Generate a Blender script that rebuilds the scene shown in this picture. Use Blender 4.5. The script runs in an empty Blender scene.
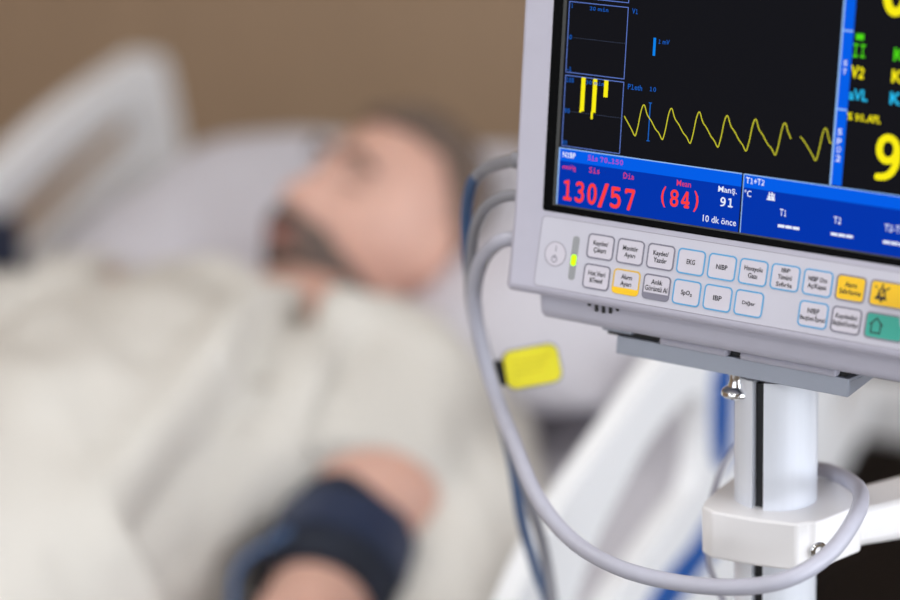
import bpy, bmesh, math, random
from mathutils import Vector, Matrix, noise
random.seed(4)
SC = bpy.context.scene
COL = SC.collection

# ------------------------------------------------------------------ camera
PITCH, ROLL = math.radians(16), math.radians(-1.7)
FWD = Vector((0, math.cos(PITCH), -math.sin(PITCH)))
R0, U0 = Vector((1, 0, 0)), Vector((0, math.sin(PITCH), math.cos(PITCH)))
CR = R0*math.cos(ROLL) + U0*math.sin(ROLL)
CU = U0*math.cos(ROLL) - R0*math.sin(ROLL)
cd = bpy.data.cameras.new('camera')
cam = bpy.data.objects.new('camera', cd); COL.objects.link(cam)
mw = Matrix((CR, CU, -FWD)).transposed().to_4x4(); mw.translation = Vector((0, 0, 1.6))
cam.matrix_world = mw
cd.lens = 100; cd.sensor_width = 36; cd.clip_start = 0.05
cd.dof.use_dof = True; cd.dof.focus_distance = 1.396; cd.dof.aperture_fstop = 2.2
SC.camera = cam
SC.view_settings.view_transform = 'Standard'
SC.view_settings.look = 'None'
SC.view_settings.exposure = 0.0
SC.view_settings.gamma = 1.0
SC.view_settings.use_curve_mapping = False

# the room and the bed share one frame: local +Y runs from the foot to the head of the bed
H = Vector((-.45, 1.77, 0)); TH = math.radians(-29.4)
FRAME = Matrix.Translation(H) @ Matrix.Rotation(TH, 4, 'Z')

w = bpy.data.worlds.new('world'); SC.world = w; w.use_nodes = True
w.node_tree.nodes['Background'].inputs[0].default_value = (.75, .85, 1, 1)
w.node_tree.nodes['Background'].inputs[1].default_value = 0.6

def area(name, loc, direction, sx, sy, power, color):
    l = bpy.data.lights.new(name, 'AREA'); l.shape = 'RECTANGLE'; l.size = sx; l.size_y = sy
    l.energy = power; l.color = color
    o = bpy.data.objects.new(name, l); COL.objects.link(o)
    q = (FRAME.to_3x3() @ Vector(direction)).to_track_quat('-Z', 'Y')
    o.rotation_euler = q.to_euler(); o.location = FRAME @ Vector(loc)
    return o
DAY = (.93, .965, 1.0)
area('window_daylight', (2.72, -.6, 1.55), (-1, 0, 0), 2.9, 1.45, 76, DAY)
area('window_daylight', (-.2, -3.32, 1.6), (0, 1, 0), 3.0, 1.35, 28, DAY)  # added front fill for the monitor face, from an invented window
CEIL_LIGHTS = [(-.9, -.3), (.9, -.3), (.9, -2.0), (-.9, -2.0)]
for cx, cy in CEIL_LIGHTS:
    area('ceiling_glow', (cx, cy, 2.655), (0, 0, -1), .56, .56, 8.5, (1, .985, .96))

# ------------------------------------------------------------------ materials
def lin(c):
    c = c/255
    return c/12.92 if c <= .04045 else ((c+.055)/1.055)**2.4
def rgb(*c): return tuple(lin(x) for x in c)+(1,)
def mat(name, c, rough=.5, metal=0, spec=.5, vary=0.0, scale=20, bump=0.0, bscale=200, coat=0, sss=0, stretch=None):
    m = bpy.data.materials.new(name); m.use_nodes = True
    nt = m.node_tree; b = nt.nodes['Principled BSDF']
    b.inputs['Base Color'].default_value = rgb(*c)
    b.inputs['Roughness'].default_value = rough
    b.inputs['Metallic'].default_value = metal
    b.inputs['Specular IOR Level'].default_value = spec
    if coat: b.inputs['Coat Weight'].default_value = coat
    if sss:
        b.inputs['Subsurface Weight'].default_value = sss
        b.inputs['Subsurface Radius'].default_value = (1, .35, .2)
        b.inputs['Subsurface Scale'].default_value = .012
    tc = nt.nodes.new('ShaderNodeTexCoord')
    src = tc.outputs['Object']
    if stretch:
        mp = nt.nodes.new('ShaderNodeMapping'); mp.inputs['Scale'].default_value = stretch
        nt.links.new(src, mp.inputs['Vector']); src = mp.outputs['Vector']
    if vary:
        n = nt.nodes.new('ShaderNodeTexNoise'); n.inputs['Scale'].default_value = scale
        n.inputs['Detail'].default_value = 5
        nt.links.new(src, n.inputs['Vector'])
        r = nt.nodes.new('ShaderNodeMapRange')
        r.inputs['From Min'].default_value = .3; r.inputs['From Max'].default_value = .7
        r.inputs['To Min'].default_value = 1-vary; r.inputs['To Max'].default_value = 1+vary
        nt.links.new(n.outputs['Fac'], r.inputs['Value'])
        mx = nt.nodes.new('ShaderNodeVectorMath'); mx.operation = 'SCALE'
        mx.inputs[0].default_value = rgb(*c)[:3]
        nt.links.new(r.outputs['Result'], mx.inputs['Scale'])
        nt.links.new(mx.outputs['Vector'], b.inputs['Base Color'])
    if bump:
        n = nt.nodes.new('ShaderNodeTexNoise'); n.inputs['Scale'].default_value = bscale
        nt.links.new(src, n.inputs['Vector'])
        bp_ = nt.nodes.new('ShaderNodeBump'); bp_.inputs['Strength'].default_value = bump
        bp_.inputs['Distance'].default_value = .002
        nt.links.new(n.outputs['Fac'], bp_.inputs['Height'])
        nt.links.new(bp_.outputs['Normal'], b.inputs['Normal'])
    return m
def glow(name, c, s=1.0):
    m = bpy.data.materials.new(name); m.use_nodes = True
    b = m.node_tree.nodes['Principled BSDF']
    b.inputs['Base Color'].default_value = (0, 0, 0, 1)
    b.inputs['Roughness'].default_value = .35
    b.inputs['Specular IOR Level'].default_value = .02
    b.inputs['Emission Color'].default_value = rgb(*c)
    b.inputs['Emission Strength'].default_value = s
    return m
M = dict(
    housing=mat('grey_white_plastic', (190, 188, 204), .45, vary=.015, scale=60, bump=.12, bscale=1500),
    housing_low=mat('grey_white_plastic_lower', (186, 185, 200), .5, vary=.015, scale=60, bump=.12, bscale=1500),
    keypad=mat('keypad_film', (200, 199, 212), .5, vary=.01, bump=.05, bscale=900),
    keycap=mat('key_film', (208, 204, 216), .45, vary=.01, bump=.05, bscale=900),
    key_yellow=mat('key_yellow_film', (250, 200, 0), .45, vary=.02),
    key_teal=mat('key_teal_film', (52, 170, 152), .45, vary=.02),
    line_grey=mat('line_grey', (128, 126, 142), .5, vary=.02),
    line_blue=mat('line_blue', (95, 165, 215), .5, vary=.02),
    line_yellow=mat('line_yellow', (228, 186, 60), .5, vary=.02),
    ink=mat('black_ink', (24, 23, 32), .6, vary=.02),
    groove=mat('groove_shadow_line', (150, 146, 160), .6, vary=.02),
    glass=mat('black_bezel_glass', (3, 3, 4), .25, spec=.06, vary=.05),
    scr=glow('screen_black', (24, 24, 30), .7),
    s_rim=mat('screen_rim', (56, 58, 58), .4, vary=.05),
    s_blue=glow('screen_blue', (0, 52, 172)), s_head=glow('screen_header_blue', (0, 94, 232)),
    s_line=glow('screen_pale_line', (150, 190, 245)), s_box=glow('screen_box_line', (96, 124, 205)),
    s_dim=glow('screen_dim_line', (70, 80, 105)),
    s_txt=glow('screen_blue_text', (20, 92, 190)), s_cy=glow('screen_cyan', (40, 190, 240)),
    s_mark=glow('screen_marker', (10, 130, 235)), s_mark2=glow('screen_marker_dim', (22, 96, 190)),
    s_wave=glow('screen_wave', (205, 200, 50)), s_yel=glow('screen_yellow', (252, 238, 20)),
    s_grn=glow('screen_green', (80, 220, 20)), s_red=glow('screen_red', (255, 62, 62)),
    s_pink=glow('screen_pink', (190, 70, 190)), s_pinkr=glow('screen_pink_red', (225, 60, 110)),
    s_white=glow('screen_white', (235, 240, 255)),
    led=glow('green_light', (190, 255, 20), 1.6),
    plate=mat('grey_metal', (160, 166, 180), .42, metal=.35, vary=.03, scale=40, bump=.05, bscale=700),
    chrome=mat('chrome', (225, 225, 228), .1, metal=1, vary=.02),
    alu=mat('anodised_aluminium', (232, 236, 246), .3, metal=.2, vary=.02, scale=8, stretch=(30, 30, 1)),
    black=mat('black_rubber', (16, 17, 20), .55, vary=.1),
    white=mat('white_plastic', (240, 238, 240), .38, vary=.01, bump=.03, bscale=800),
    rail=mat('bed_rail_white', (245, 246, 250), .4, vary=.01),
    rail_blue=mat('bed_rail_blue', (42, 92, 168), .4, vary=.03),
    bedgrey=mat('bed_frame_grey', (150, 152, 150), .5, vary=.03),
    navyplastic=mat('navy_plastic', (34, 46, 74), .45, vary=.05),
    cable=mat('grey_cable', (180, 180, 194), .42, vary=.03, scale=90),
    cable_dark=mat('grey_cable_darker', (140, 140, 148), .45, vary=.03, scale=90),
    hose=mat('blue_hose', (58, 88, 130), .4, vary=.05, scale=90),
    tag=mat('yellow_tag', (255, 243, 45), .5, vary=.04, scale=120),
    tagline=mat('tag_print', (222, 205, 30), .6, vary=.05),
    skin=mat('skin', (206, 162, 146), .5, vary=.09, scale=14, bump=.1, bscale=300, sss=.08),
    hair=mat('dark_hair', (104, 88, 78), .75, vary=.3, scale=160, bump=.7, bscale=500),
    beard=mat('grey_beard', (98, 85, 79), .75, vary=.35, scale=60, bump=.7, bscale=500),
    lip=mat('lip', (168, 112, 102), .5, vary=.05),
    gown=mat('off_white_gown', (212, 208, 202), .85, vary=.035, scale=9, bump=.25, bscale=700),
    cuff=mat('navy_cuff', (13, 23, 42), .7, vary=.25, scale=40, bump=.35, bscale=350),
    cover=mat('grey_mattress_cover', (134, 127, 129), .7, vary=.03, bump=.2, bscale=500),  # dark grey puts the shade on the mattress side into its colour
    sheet=mat('white_sheet', (205, 203, 212), .85, vary=.02, scale=7, bump=.2, bscale=600),
    pillow=mat('pillow_case', (208, 206, 216), .85, vary=.02, scale=7, bump=.2, bscale=600),
    blanket=mat('cream_blanket', (206, 202, 196), .9, vary=.03, bump=.4, bscale=300),
    walnut=mat('dark_walnut', (44, 34, 28), .5, vary=.25, scale=6, stretch=(1, 12, 12)),
    floor=mat('vinyl_floor', (120, 112, 104), .4, vary=.06, scale=5),
    ceiling=mat('ceiling_paint', (238, 238, 236), .8, vary=.01),
    paint=mat('wall_paint', (196, 186, 172), .8, vary=.02),
    wood=mat('wood_panel', (164, 138, 113), .6, vary=.05, scale=3, stretch=(9, 9, .6)),
    darkfoot=mat('dark_castor', (50, 52, 56), .5, vary=.05),
)
def lamp_mat():
    m = glow('lit_panel', (255, 252, 245), 2.2); return m
M['lamp'] = lamp_mat()
def pane_mat():
    m = bpy.data.materials.new('clear_pane'); m.use_nodes = True; nt = m.node_tree
    nt.nodes.clear(); o = nt.nodes.new('ShaderNodeOutputMaterial'); mx = nt.nodes.new('ShaderNodeMixShader')
    t = nt.nodes.new('ShaderNodeBsdfTransparent'); g = nt.nodes.new('ShaderNodeBsdfGlossy')
    g.inputs['Roughness'].default_value = .02; f = nt.nodes.new('ShaderNodeFresnel')
    nt.links.new(f.outputs[0], mx.inputs[0]); nt.links.new(t.outputs[0], mx.inputs[1]); nt.links.new(g.outputs[0], mx.inputs[2])
    nt.links.new(mx.outputs[0], o.inputs[0]); return m
M['pane'] = pane_mat()

# ------------------------------------------------------------------ helpers
def V(*a): return Vector(a)
def B(): return bmesh.new()
ORG = {}
def tag(o, label=None, cat=None, group=None, kind=None):
    if label: o['label'] = label
    if cat: o['category'] = cat
    if group: o['group'] = group
    if kind: o['kind'] = kind
    return o
def thing(name, label, cat, matrix, group=None):
    o = bpy.data.objects.new(name, None); COL.objects.link(o)
    o.empty_display_size = .05; o.matrix_world = matrix
    ORG[o.name] = matrix.copy()
    return tag(o, label, cat, group)
def obj(name, bm, m, parent=None, frame=Matrix(), smooth=True, bevel=0, seg=2, org=None, sub=0, ang=35):
    """bm is written in `frame` coordinates; the object's origin is its parent's (or org)"""
    base = ORG[parent.name] if parent is not None else (org if org is not None else frame)
    me = bpy.data.meshes.new(name)
    bmesh.ops.recalc_face_normals(bm, faces=bm.faces[:])
    bm.to_mesh(me); bm.free()
    me.transform(base.inverted() @ frame)
    if smooth:
        for p in me.polygons: p.use_smooth = True
        me.set_sharp_from_angle(angle=math.radians(ang))
    me.materials.append(M[m] if isinstance(m, str) else m)
    o = bpy.data.objects.new(name, me); COL.objects.link(o)
    if parent is not None:
        o.parent = parent
    else:
        o.matrix_world = base
    ORG[o.name] = base.copy()
    if bevel:
        b = o.modifiers.new('bevel', 'BEVEL'); b.width = bevel; b.segments = seg; b.limit_method = 'ANGLE'
        b.angle_limit = math.radians(30); b.harden_normals = False
    if sub:
        s = o.modifiers.new('sub', 'SUBSURF'); s.levels = sub; s.render_levels = sub
    return o
def box(bm, x0, x1, y0, y1, z0, z1, T=None):
    vs = [V(x, y, z) for z in (z0, z1) for x, y in ((x0, y0), (x1, y0), (x1, y1), (x0, y1))]
    if T is not None: vs = [T @ v for v in vs]
    v = [bm.verts.new(p) for p in vs]
    for f in ((3, 2, 1, 0), (4, 5, 6, 7), (0, 1, 5, 4), (1, 2, 6, 5), (2, 3, 7, 6), (3, 0, 4, 7)):
        bm.faces.new([v[i] for i in f])
def prism(bm, pts, f0, f1):
    """pts 2D; f0, f1 map (a,b)->Vector for the two caps"""
    a = [bm.verts.new(f0(*p)) for p in pts]; b = [bm.verts.new(f1(*p)) for p in pts]
    bm.faces.new(a[::-1]); bm.faces.new(b)
    n = len(pts)
    for i in range(n): bm.faces.new((a[i], a[(i+1) % n], b[(i+1) % n], b[i]))
def rrect(cx, cy, wd, ht, r, n=5):
    out = []
    for qx, qy, a0 in ((1, 1, 0), (-1, 1, 90), (-1, -1, 180), (1, -1, 270)):
        for k in range(n+1):
            a = math.radians(a0+90*k/n)
            out.append((cx+qx*(wd/2-r)+r*math.cos(a), cy+qy*(ht/2-r)+r*math.sin(a)))
    return out
def plate(bm, pts, f, z0, z1):
    prism(bm, pts, lambda a, b: f(a, b, z0), lambda a, b: f(a, b, z1))
def ringplate(bm, po, pi, f, z0, z1):
    n = len(po)
    v = [[bm.verts.new(f(a, b, z)) for a, b in p] for p in (po, pi) for z in (z0, z1)]
    for i in range(n):
        j = (i+1) % n
        bm.faces.new((v[1][i], v[1][j], v[3][j], v[3][i]))
        bm.faces.new((v[0][i], v[0][j], v[1][j], v[1][i]))
        bm.faces.new((v[2][i], v[3][i], v[3][j], v[2][j]))
        bm.faces.new((v[0][j], v[0][i], v[2][i], v[2][j]))
def catmull(pts, n=8):
    P = [Vector(p) for p in pts]; out = []
    P = [2*P[0]-P[1]]+P+[2*P[-1]-P[-2]]
    for i in range(1, len(P)-2):
        a, b, c, d = P[i-1:i+3]
        for k in range(n):
            t = k/n
            out.append(.5*((2*b)+(c-a)*t+(2*a-5*b+4*c-d)*t*t+(3*b-a-3*c+d)*t**3))
    out.append(P[-2]); return out
def sweep(bm, path, rad, seg=14, up=None, caps=True):
    """rad: number, (rx,ry) or list of them per point"""
    n = len(path); T = []
    for i in range(n):
        t = path[min(i+1, n-1)]-path[max(i-1, 0)]; T.append(t.normalized())
    u = (up or (V(0, 0, 1) if abs(T[0].z) < .9 else V(1, 0, 0)))
    rings = []
    for i in range(n):
        if up is not None: u = up
        s = u.cross(T[i]).normalized(); uu = T[i].cross(s).normalized()
        if up is None: u = uu
        r = rad[i] if isinstance(rad, list) else rad
        rx, ry = r if isinstance(r, tuple) else (r, r)
        rings.append([bm.verts.new(path[i]+s*rx*math.cos(2*math.pi*k/seg)+uu*ry*math.sin(2*math.pi*k/seg)) for k in range(seg)])
    for a, b in zip(rings, rings[1:]):
        for k in range(seg): bm.faces.new((a[k], a[(k+1) % seg], b[(k+1) % seg], b[k]))
    if caps:
        bm.faces.new(rings[0][::-1]); bm.faces.new(rings[-1])
def limb(bm, st, up=V(0, 0, 1), seg=24, n=8, round_ends=True):
    """st: (centre, rx, ry) stations, smoothly interpolated, rounded ends"""
    P = catmull([s[0] for s in st], n)
    R = catmull([V(s[1], s[2], 0) for s in st], n)
    if round_ends:
        for end in (0, 1):
            c, r = (P[0], R[0]) if end == 0 else (P[-1], R[-1])
            t = (P[0]-P[1] if end == 0 else P[-1]-P[-2]).normalized()
            ex = []
            for k in range(1, 5):
                a = k/4*math.pi/2*.97
                ex.append((c+t*min(r.x, r.y)*math.sin(a), r*math.cos(a)))
            if end == 0:
                P = [e[0] for e in ex[::-1]]+P; R = [e[1] for e in ex[::-1]]+R
            else:
                P = P+[e[0] for e in ex]; R = R+[e[1] for e in ex]
    sweep(bm, P, [(max(r.x, 1e-4), max(r.y, 1e-4)) for r in R], seg, up)
def ell(bm, c, rx, ry, rz, T=None, nu=24, nv=14):
    rows = []
    for j in range(1, nv):
        f = math.pi*j/nv
        rows.append([bm.verts.new(V(*c)+(T or Matrix.Identity(3)) @ V(rx*math.sin(f)*math.cos(2*math.pi*k/nu), ry*math.sin(f)*math.sin(2*math.pi*k/nu), rz*math.cos(f))) for k in range(nu)])
    t = bm.verts.new(V(*c)+(T or Matrix.Identity(3)) @ V(0, 0, rz)); b = bm.verts.new(V(*c)-(T or Matrix.Identity(3)) @ V(0, 0, rz))
    for k in range(nu):
        bm.faces.new((t, rows[0][k], rows[0][(k+1) % nu])); bm.faces.new((b, rows[-1][(k+1) % nu], rows[-1][k]))
    for a, c2 in zip(rows, rows[1:]):
        for k in range(nu): bm.faces.new((a[k], c2[k], c2[(k+1) % nu], a[(k+1) % nu]))
def remeshed(bm, voxel, smooth=4, noise_fn=None):
    me = bpy.data.meshes.new('tmp'); bm.to_mesh(me); bm.free()
    o = bpy.data.objects.new('tmp', me); COL.objects.link(o)
    r = o.modifiers.new('r', 'REMESH'); r.mode = 'VOXEL'; r.voxel_size = voxel
    s = o.modifiers.new('s', 'SMOOTH'); s.iterations = smooth; s.factor = .6
    dg = bpy.context.evaluated_depsgraph_get()
    m2 = bpy.data.meshes.new_from_object(o.evaluated_get(dg))
    bpy.data.objects.remove(o); bpy.data.meshes.remove(me)
    out = bmesh.new(); out.from_mesh(m2); bpy.data.meshes.remove(m2)
    if noise_fn:
        out.normal_update()
        for v, d in [(v, noise_fn(v.co, v.normal)) for v in out.verts]: v.co += v.normal*d
    return out
def revolve(bm, prof, T, seg=28):
    rings = [[bm.verts.new(T @ V(r*math.cos(2*math.pi*k/seg), r*math.sin(2*math.pi*k/seg), z)) for k in range(seg)] for r, z in prof]
    for a, b in zip(rings, rings[1:]):
        for k in range(seg): bm.faces.new((a[k], a[(k+1) % seg], b[(k+1) % seg], b[k]))
    bm.faces.new(rings[0][::-1]); bm.faces.new(rings[-1])

# ------------------------------------------------------------------ room shell
XL, XR, YF, YB, ZC = -2.3, 2.6, -3.2, 1.5, 2.7
def struct(name, bm, m, **k):
    return tag(obj(name, bm, m, frame=FRAME, smooth=False, **k), kind='structure')
b = B(); box(b, XL-.1, XR+.1, YF-.1, YB+.1, -.1, 0); struct('floor', b, 'floor')
b = B(); box(b, XL-.1, XR+.1, YF-.1, YB+.1, ZC, ZC+.1); struct('ceiling', b, 'ceiling')
b = B(); box(b, XL-.1, XR+.1, YB, YB+.1, 0, ZC); struct('wall_back', b, 'wood')
b = B(); box(b, XL-.1, XL, YF, YB, 0, ZC); struct('wall_left', b, 'wood')
def wall_hole(bm, along, c0, c1, fixed0, fixed1, a0, a1, z0, z1):
    for (p, q, s, t) in ((c0, a0, 0, ZC), (a1, c1, 0, ZC), (a0, a1, 0, z0), (a0, a1, z1, ZC)):
        if along == 'y': box(bm, fixed0, fixed1, p, q, s, t)
        else: box(bm, p, q, fixed0, fixed1, s, t)
b = B(); wall_hole(b, 'y', YF, YB, XR, XR+.1, -2.1, .9, .8, 2.3); struct('wall_right', b, 'paint')
b = B(); wall_hole(b, 'x', XL-.1, XR+.1, YF-.1, YF, -1.75, 1.35, .9, 2.3); struct('wall_front', b, 'paint')
def window(n, along, c, a0, a1, z0, z1):
    o = B()
    def bx(p, q, s, t, d=.03):
        if along == 'y': box(o, c-d, c+d, p, q, s, t)
        else: box(o, p, q, c-d, c+d, s, t)
    bx(a0, a0+.05, z0, z1); bx(a1-.05, a1, z0, z1); bx(a0+.05, a1-.05, z0, z0+.05); bx(a0+.05, a1-.05, z1-.05, z1)
    mid = (a0+a1)/2; bx(mid-.025, mid+.025, z0+.05, z1-.05)
    fr = struct('window_%d' % n, o, 'white')
    o = B(); bx(a0+.05, mid-.025, z0+.05, z1-.05, .003); bx(mid+.025, a1-.05, z0+.05, z1-.05, .003)
    obj('pane', o, 'pane', fr, FRAME, smooth=False)
window(1, 'y', XR+.04, -2.1, .9, .8, 2.3)
window(2, 'x', YF-.04, -1.75, 1.35, .9, 2.3)  # invented, unseen window built around the added front fill
b = B(); box(b, XL, XR, YB-.015, YB, 0, .09); struct('baseboard_back', b, 'walnut')
for i, (cx, cy) in enumerate(CEIL_LIGHTS):
    t = thing('ceiling_light', 'square lit panel recessed in the white ceiling', 'ceiling light', FRAME @ Matrix.Translation((cx, cy, ZC)), 'ceiling light panels')
    b = B(); ringplate(b, rrect(cx, cy, .64, .64, .01, 2), rrect(cx, cy, .58, .58, .01, 2), lambda x, y, z: V(x, y, z), ZC-.03, ZC); obj('frame', b, 'white', t, FRAME, smooth=False)
    b = B(); plate(b, rrect(cx, cy, .578, .578, .01, 2), lambda x, y, z: V(x, y, z), ZC-.012, ZC-.004); obj('diffuser', b, 'lamp', t, FRAME, smooth=False)

# ------------------------------------------------------------------ bed
A20 = math.radians(20)
def bp(x, s, n):   # point on the raised back section: s up along it, n above the mattress
    return V(x, s*math.cos(A20)-n*math.sin(A20), .62+s*math.sin(A20)+n*math.cos(A20))
BED = thing('hospital_bed', 'white hospital bed with raised back section, white side rails with blue inlays', 'hospital bed', FRAME @ Matrix.Translation((0, 0, 0)))
b = B(); box(b, -.45, .45, -1.15, .0, .40, .46)
prism(b, [(0, -.20), (1.0, -.20), (1.0, -.155), (0, -.155)], lambda s, n: bp(-.45, s, n), lambda s, n: bp(.45, s, n))
obj('deck', b, 'rail', BED, FRAME, bevel=.006)
b = B()
for x in (-.4, .36): box(b, x, x+.04, -1.1, 1.1, .28, .36)
for y in (-1.1, -.3, .5, 1.06): box(b, -.4, .4, y, y+.04, .30, .34)
for x in (-.38, .34):
    for y in (-.28, .52): box(b, x, x+.03, y, y+.03, .34, .42)
obj('base_frame', b, 'white', BED, FRAME, bevel=.004)
for x in (-.4, .4):
    for y in (-1.05, 1.05):
        b = B(); sweep(b, [V(x-.018, y, .06), V(x+.018, y, .06)], .06, 20)
        box(b, x-.012, x+.012, y-.012, y+.012, .06, .29); obj('castor', b, 'darkfoot', BED, FRAME)
# mattress (rests on the deck)
def rr_prof(y0, y1, z0, z1): return (y0, y1, z0, z1)
b = B()
st = []
for (s, seg) in [(-1.12, 'f'), (-.9, 'f'), (-.6, 'f'), (-.3, 'f'), (-.08, 'f'), (.1, 'b'), (.3, 'b'), (.5, 'b'), (.7, 'b'), (.85, 'b'), (.95, 'b'), (.98, 'b')]:
    rows = []
    for (x, n) in [(-.43, -.145), (-.445, -.10), (-.445, -.04), (-.42, -.008), (-.3, 0), (-.15, 0), (0, -.004), (.15, 0), (.3, 0), (.42, -.008), (.445, -.04), (.445, -.10), (.43, -.145), (.2, -.15), (-.2, -.15)]:
        p = bp(x, s, n) if seg == 'b' else V(x, s, .62+n)
        rows.append(b.verts.new(p))
    st.append(rows)
for a, c in zip(st, st[1:]):
    for k in range(len(a)): b.faces.new((a[k], a[(k+1) % len(a)], c[(k+1) % len(a)], c[k]))
b.faces.new(st[0][::-1]); b.faces.new(st[-1])
tag(obj('mattress', b, 'cover', None, FRAME, org=FRAME @ Matrix.Translation((0, 0, .47)), sub=1, ang=80),
    'grey covered bed mattress, its back section raised under the patient', 'mattress')
# side rails: outlines in the upright plane beside the mattress
def rail(x, outer, hole, thick, name='side_rail'):
    bm = B()
    def f(a, b_, z): return V(x+z, a, b_)
    fo = [f(a, c, -thick/2) for a, c in outer]; n = len(outer)
    # triangulated faces with a hole, by bridging fill
    for zz in (-thick/2, thick/2):
        eo = [bm.verts.new(f(a, c, zz)) for a, c in outer]
        es = [bm.edges.new((eo[i], eo[(i+1) % n])) for i in range(n)]
        if hole:
            m_ = len(hole); eh = [bm.verts.new(f(a, c, zz)) for a, c in hole]
            es += [bm.edges.new((eh[i], eh[(i+1) % m_])) for i in range(m_)]
        bmesh.ops.triangle_fill(bm, edges=es, use_beauty=True)
    vs = bm.verts[:]
    m_ = len(hole) if hole else 0; tot = n+m_
    bm.verts.ensure_lookup_table()
    for base, k in ((0, n), (n, m_)):
        for i in range(k):
            j = (i+1) % k
            bm.faces.new((bm.verts[base+i], bm.verts[base+j], bm.verts[tot+base+j], bm.verts[tot+base+i]))
    return bm
def smooth2(pts, n=5):
    P = [V(a, c, 0) for a, c in pts]; m_ = len(P); out = []
    for i in range(m_):
        a, b_, c, d = P[i-1], P[i], P[(i+1) % m_], P[(i+2) % m_]
        for k in range(n):
            t = k/n
            q = .5*((2*b_)+(c-a)*t+(2*a-5*b_+4*c-d)*t*t+(3*b_-a-3*c+d)*t**3); out.append((q.x, q.y))
    return out
XN = .50
near_out = [(-.06, .80), (.0, .84), (.041, .869), (.086, .915), (.133, .949), (.181, .972), (.265, 1.0), (.355, 1.028), (.432, 1.03), (.558, 1.0), (.66, .965), (.715, .935), (.725, .87), (.70, .80), (.61, .785), (.506, .772), (.314, .745), (.1, .70), (-.04, .68), (-.08, .72)]
near_hole = [(0.397, 0.981), (0.318, 0.968), (0.257, 0.94), (0.209, 0.91), (0.171, 0.862), (0.213, 0.845), (0.255, 0.867), (0.305, 0.879), (0.358, 0.893), (0.404, 0.907), (0.416, 0.953)]
nr = obj('side_rail', rail(XN, smooth2(near_out), smooth2(near_hole), .018), 'rail', BED, FRAME, bevel=.006, seg=3, ang=50)
for nm, pts in (('inlay', [(.440, .990), (.478, .985), (.478, .943), (.469, .905), (.450, .902), (.436, .920), (.432, .956)]),
                ('inlay', [(0.44, 0.869), (0.473, 0.841), (0.419, 0.829), (0.363, 0.816), (0.295, 0.805), (0.27, 0.824), (0.333, 0.847), (0.391, 0.857)])):
    obj(nm, rail(XN+.004, smooth2(pts), None, .013), 'rail_blue', nr, FRAME, ang=40)
b = B(); b.free()
for y_, zt_ in ((.3, .78), (.6, .80)):
    b = B(); box(b, XN-.032, XN-.010, y_, y_+.06, .40, zt_); box(b, .44, XN-.032, y_, y_+.06, .40, .43); obj('rail_bracket', b, 'bedgrey', BED, FRAME, bevel=.004)
XF = -.50
far_out = [(1.13, .90), (1.115, .99), (1.10, 1.052), (1.08, 1.070), (1.04, 1.066), (.9, 1.034), (.78, .99), (.55, .91), (.45, .86), (.43, .80), (.5, .74), (.8, .745), (1.0, .82), (1.1, .86)]
far_hole = [(1.05, .975), (1.035, 1.008), (1.0, 1.006), (.92, .985), (.80, .945), (.70, .905), (.62, .868), (.68, .845), (.80, .870), (.90, .912), (1.0, .955)]
fr_ = obj('side_rail', rail(XF, smooth2(far_out), smooth2(far_hole), .034), 'rail', BED, FRAME, bevel=.009, seg=3, ang=50)
for y_, zt_ in ((.6, .80), (.9, .84)):
    b = B(); box(b, XF+.017, XF+.04, y_, y_+.06, .40, zt_); box(b, XF+.04, -.44, y_, y_+.06, .40, .43); obj('rail_bracket', b, 'bedgrey', BED, FRAME, bevel=.004)
b = B(); plate(b, rrect(.725, .90, .10, .10, .02), lambda a, c, z: V(XF+z, a, c), .0, .045)
obj('control_panel', b, 'navyplastic', BED, FRAME, bevel=.004)
# head and foot boards
for nm, y0, zt, zb in (('headboard', 1.12, .765, .695), ('footboard', -1.22, .88, .50)):
    bm = B(); plate(bm, rrect(0, (zt+zb)/2, 1.02, zt-zb, .03, 8), lambda x, z, y: V(x, y0+y, z), 0, .04)
    box(bm, -.26, -.22, y0, y0+.04, .3, zb+.02); box(bm, .22, .26, y0, y0+.04, .3, zb+.02)
    obj(nm, bm, 'rail', BED, FRAME, bevel=.012, seg=3)

# pillow
b = B(); ca, sa = math.cos(A20), math.sin(A20)
RB = Matrix((V(1, 0, 0), V(0, ca, sa), V(0, -sa, ca))).transposed()
nu, nv = 56, 40; g = []
def pil(u, v, top):
    x, s = .05+u*.33, .78+v*.19
    e = max(0, (1-abs(u)**3.0)*(1-abs(v)**3.0))**.5
    t = .075*e
    dent = .085*math.exp(-((x-.03)/.13)**2-((s-.72)/.17)**2)
    wr = .005*noise.noise(V(x*14, s*14, 3))
    x *= 1-.06*v*v; 
    return bp(x, s+.02*(abs(u)**2)*v*-1, .080+(t-dent*e+wr*e if top else -min(t*.85, .07)))
for top in (1, 0):
    g.append([[b.verts.new(pil(-1+2*i/nu, -1+2*j/nv, top)) for j in range(nv+1)] for i in range(nu+1)])
    for i in range(nu):
        for j in range(nv):
            b.faces.new((g[-1][i][j], g[-1][i+1][j], g[-1][i+1][j+1], g[-1][i][j+1]))
bmesh.ops.remove_doubles(b, verts=b.verts[:], dist=.0004)
tag(obj('pillow', b, 'pillow', None, FRAME, org=FRAME @ Matrix.Translation(bp(0, .81, 0)), ang=80),
    'plump pale grey-white pillow under the head of the lying man', 'pillow')

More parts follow.
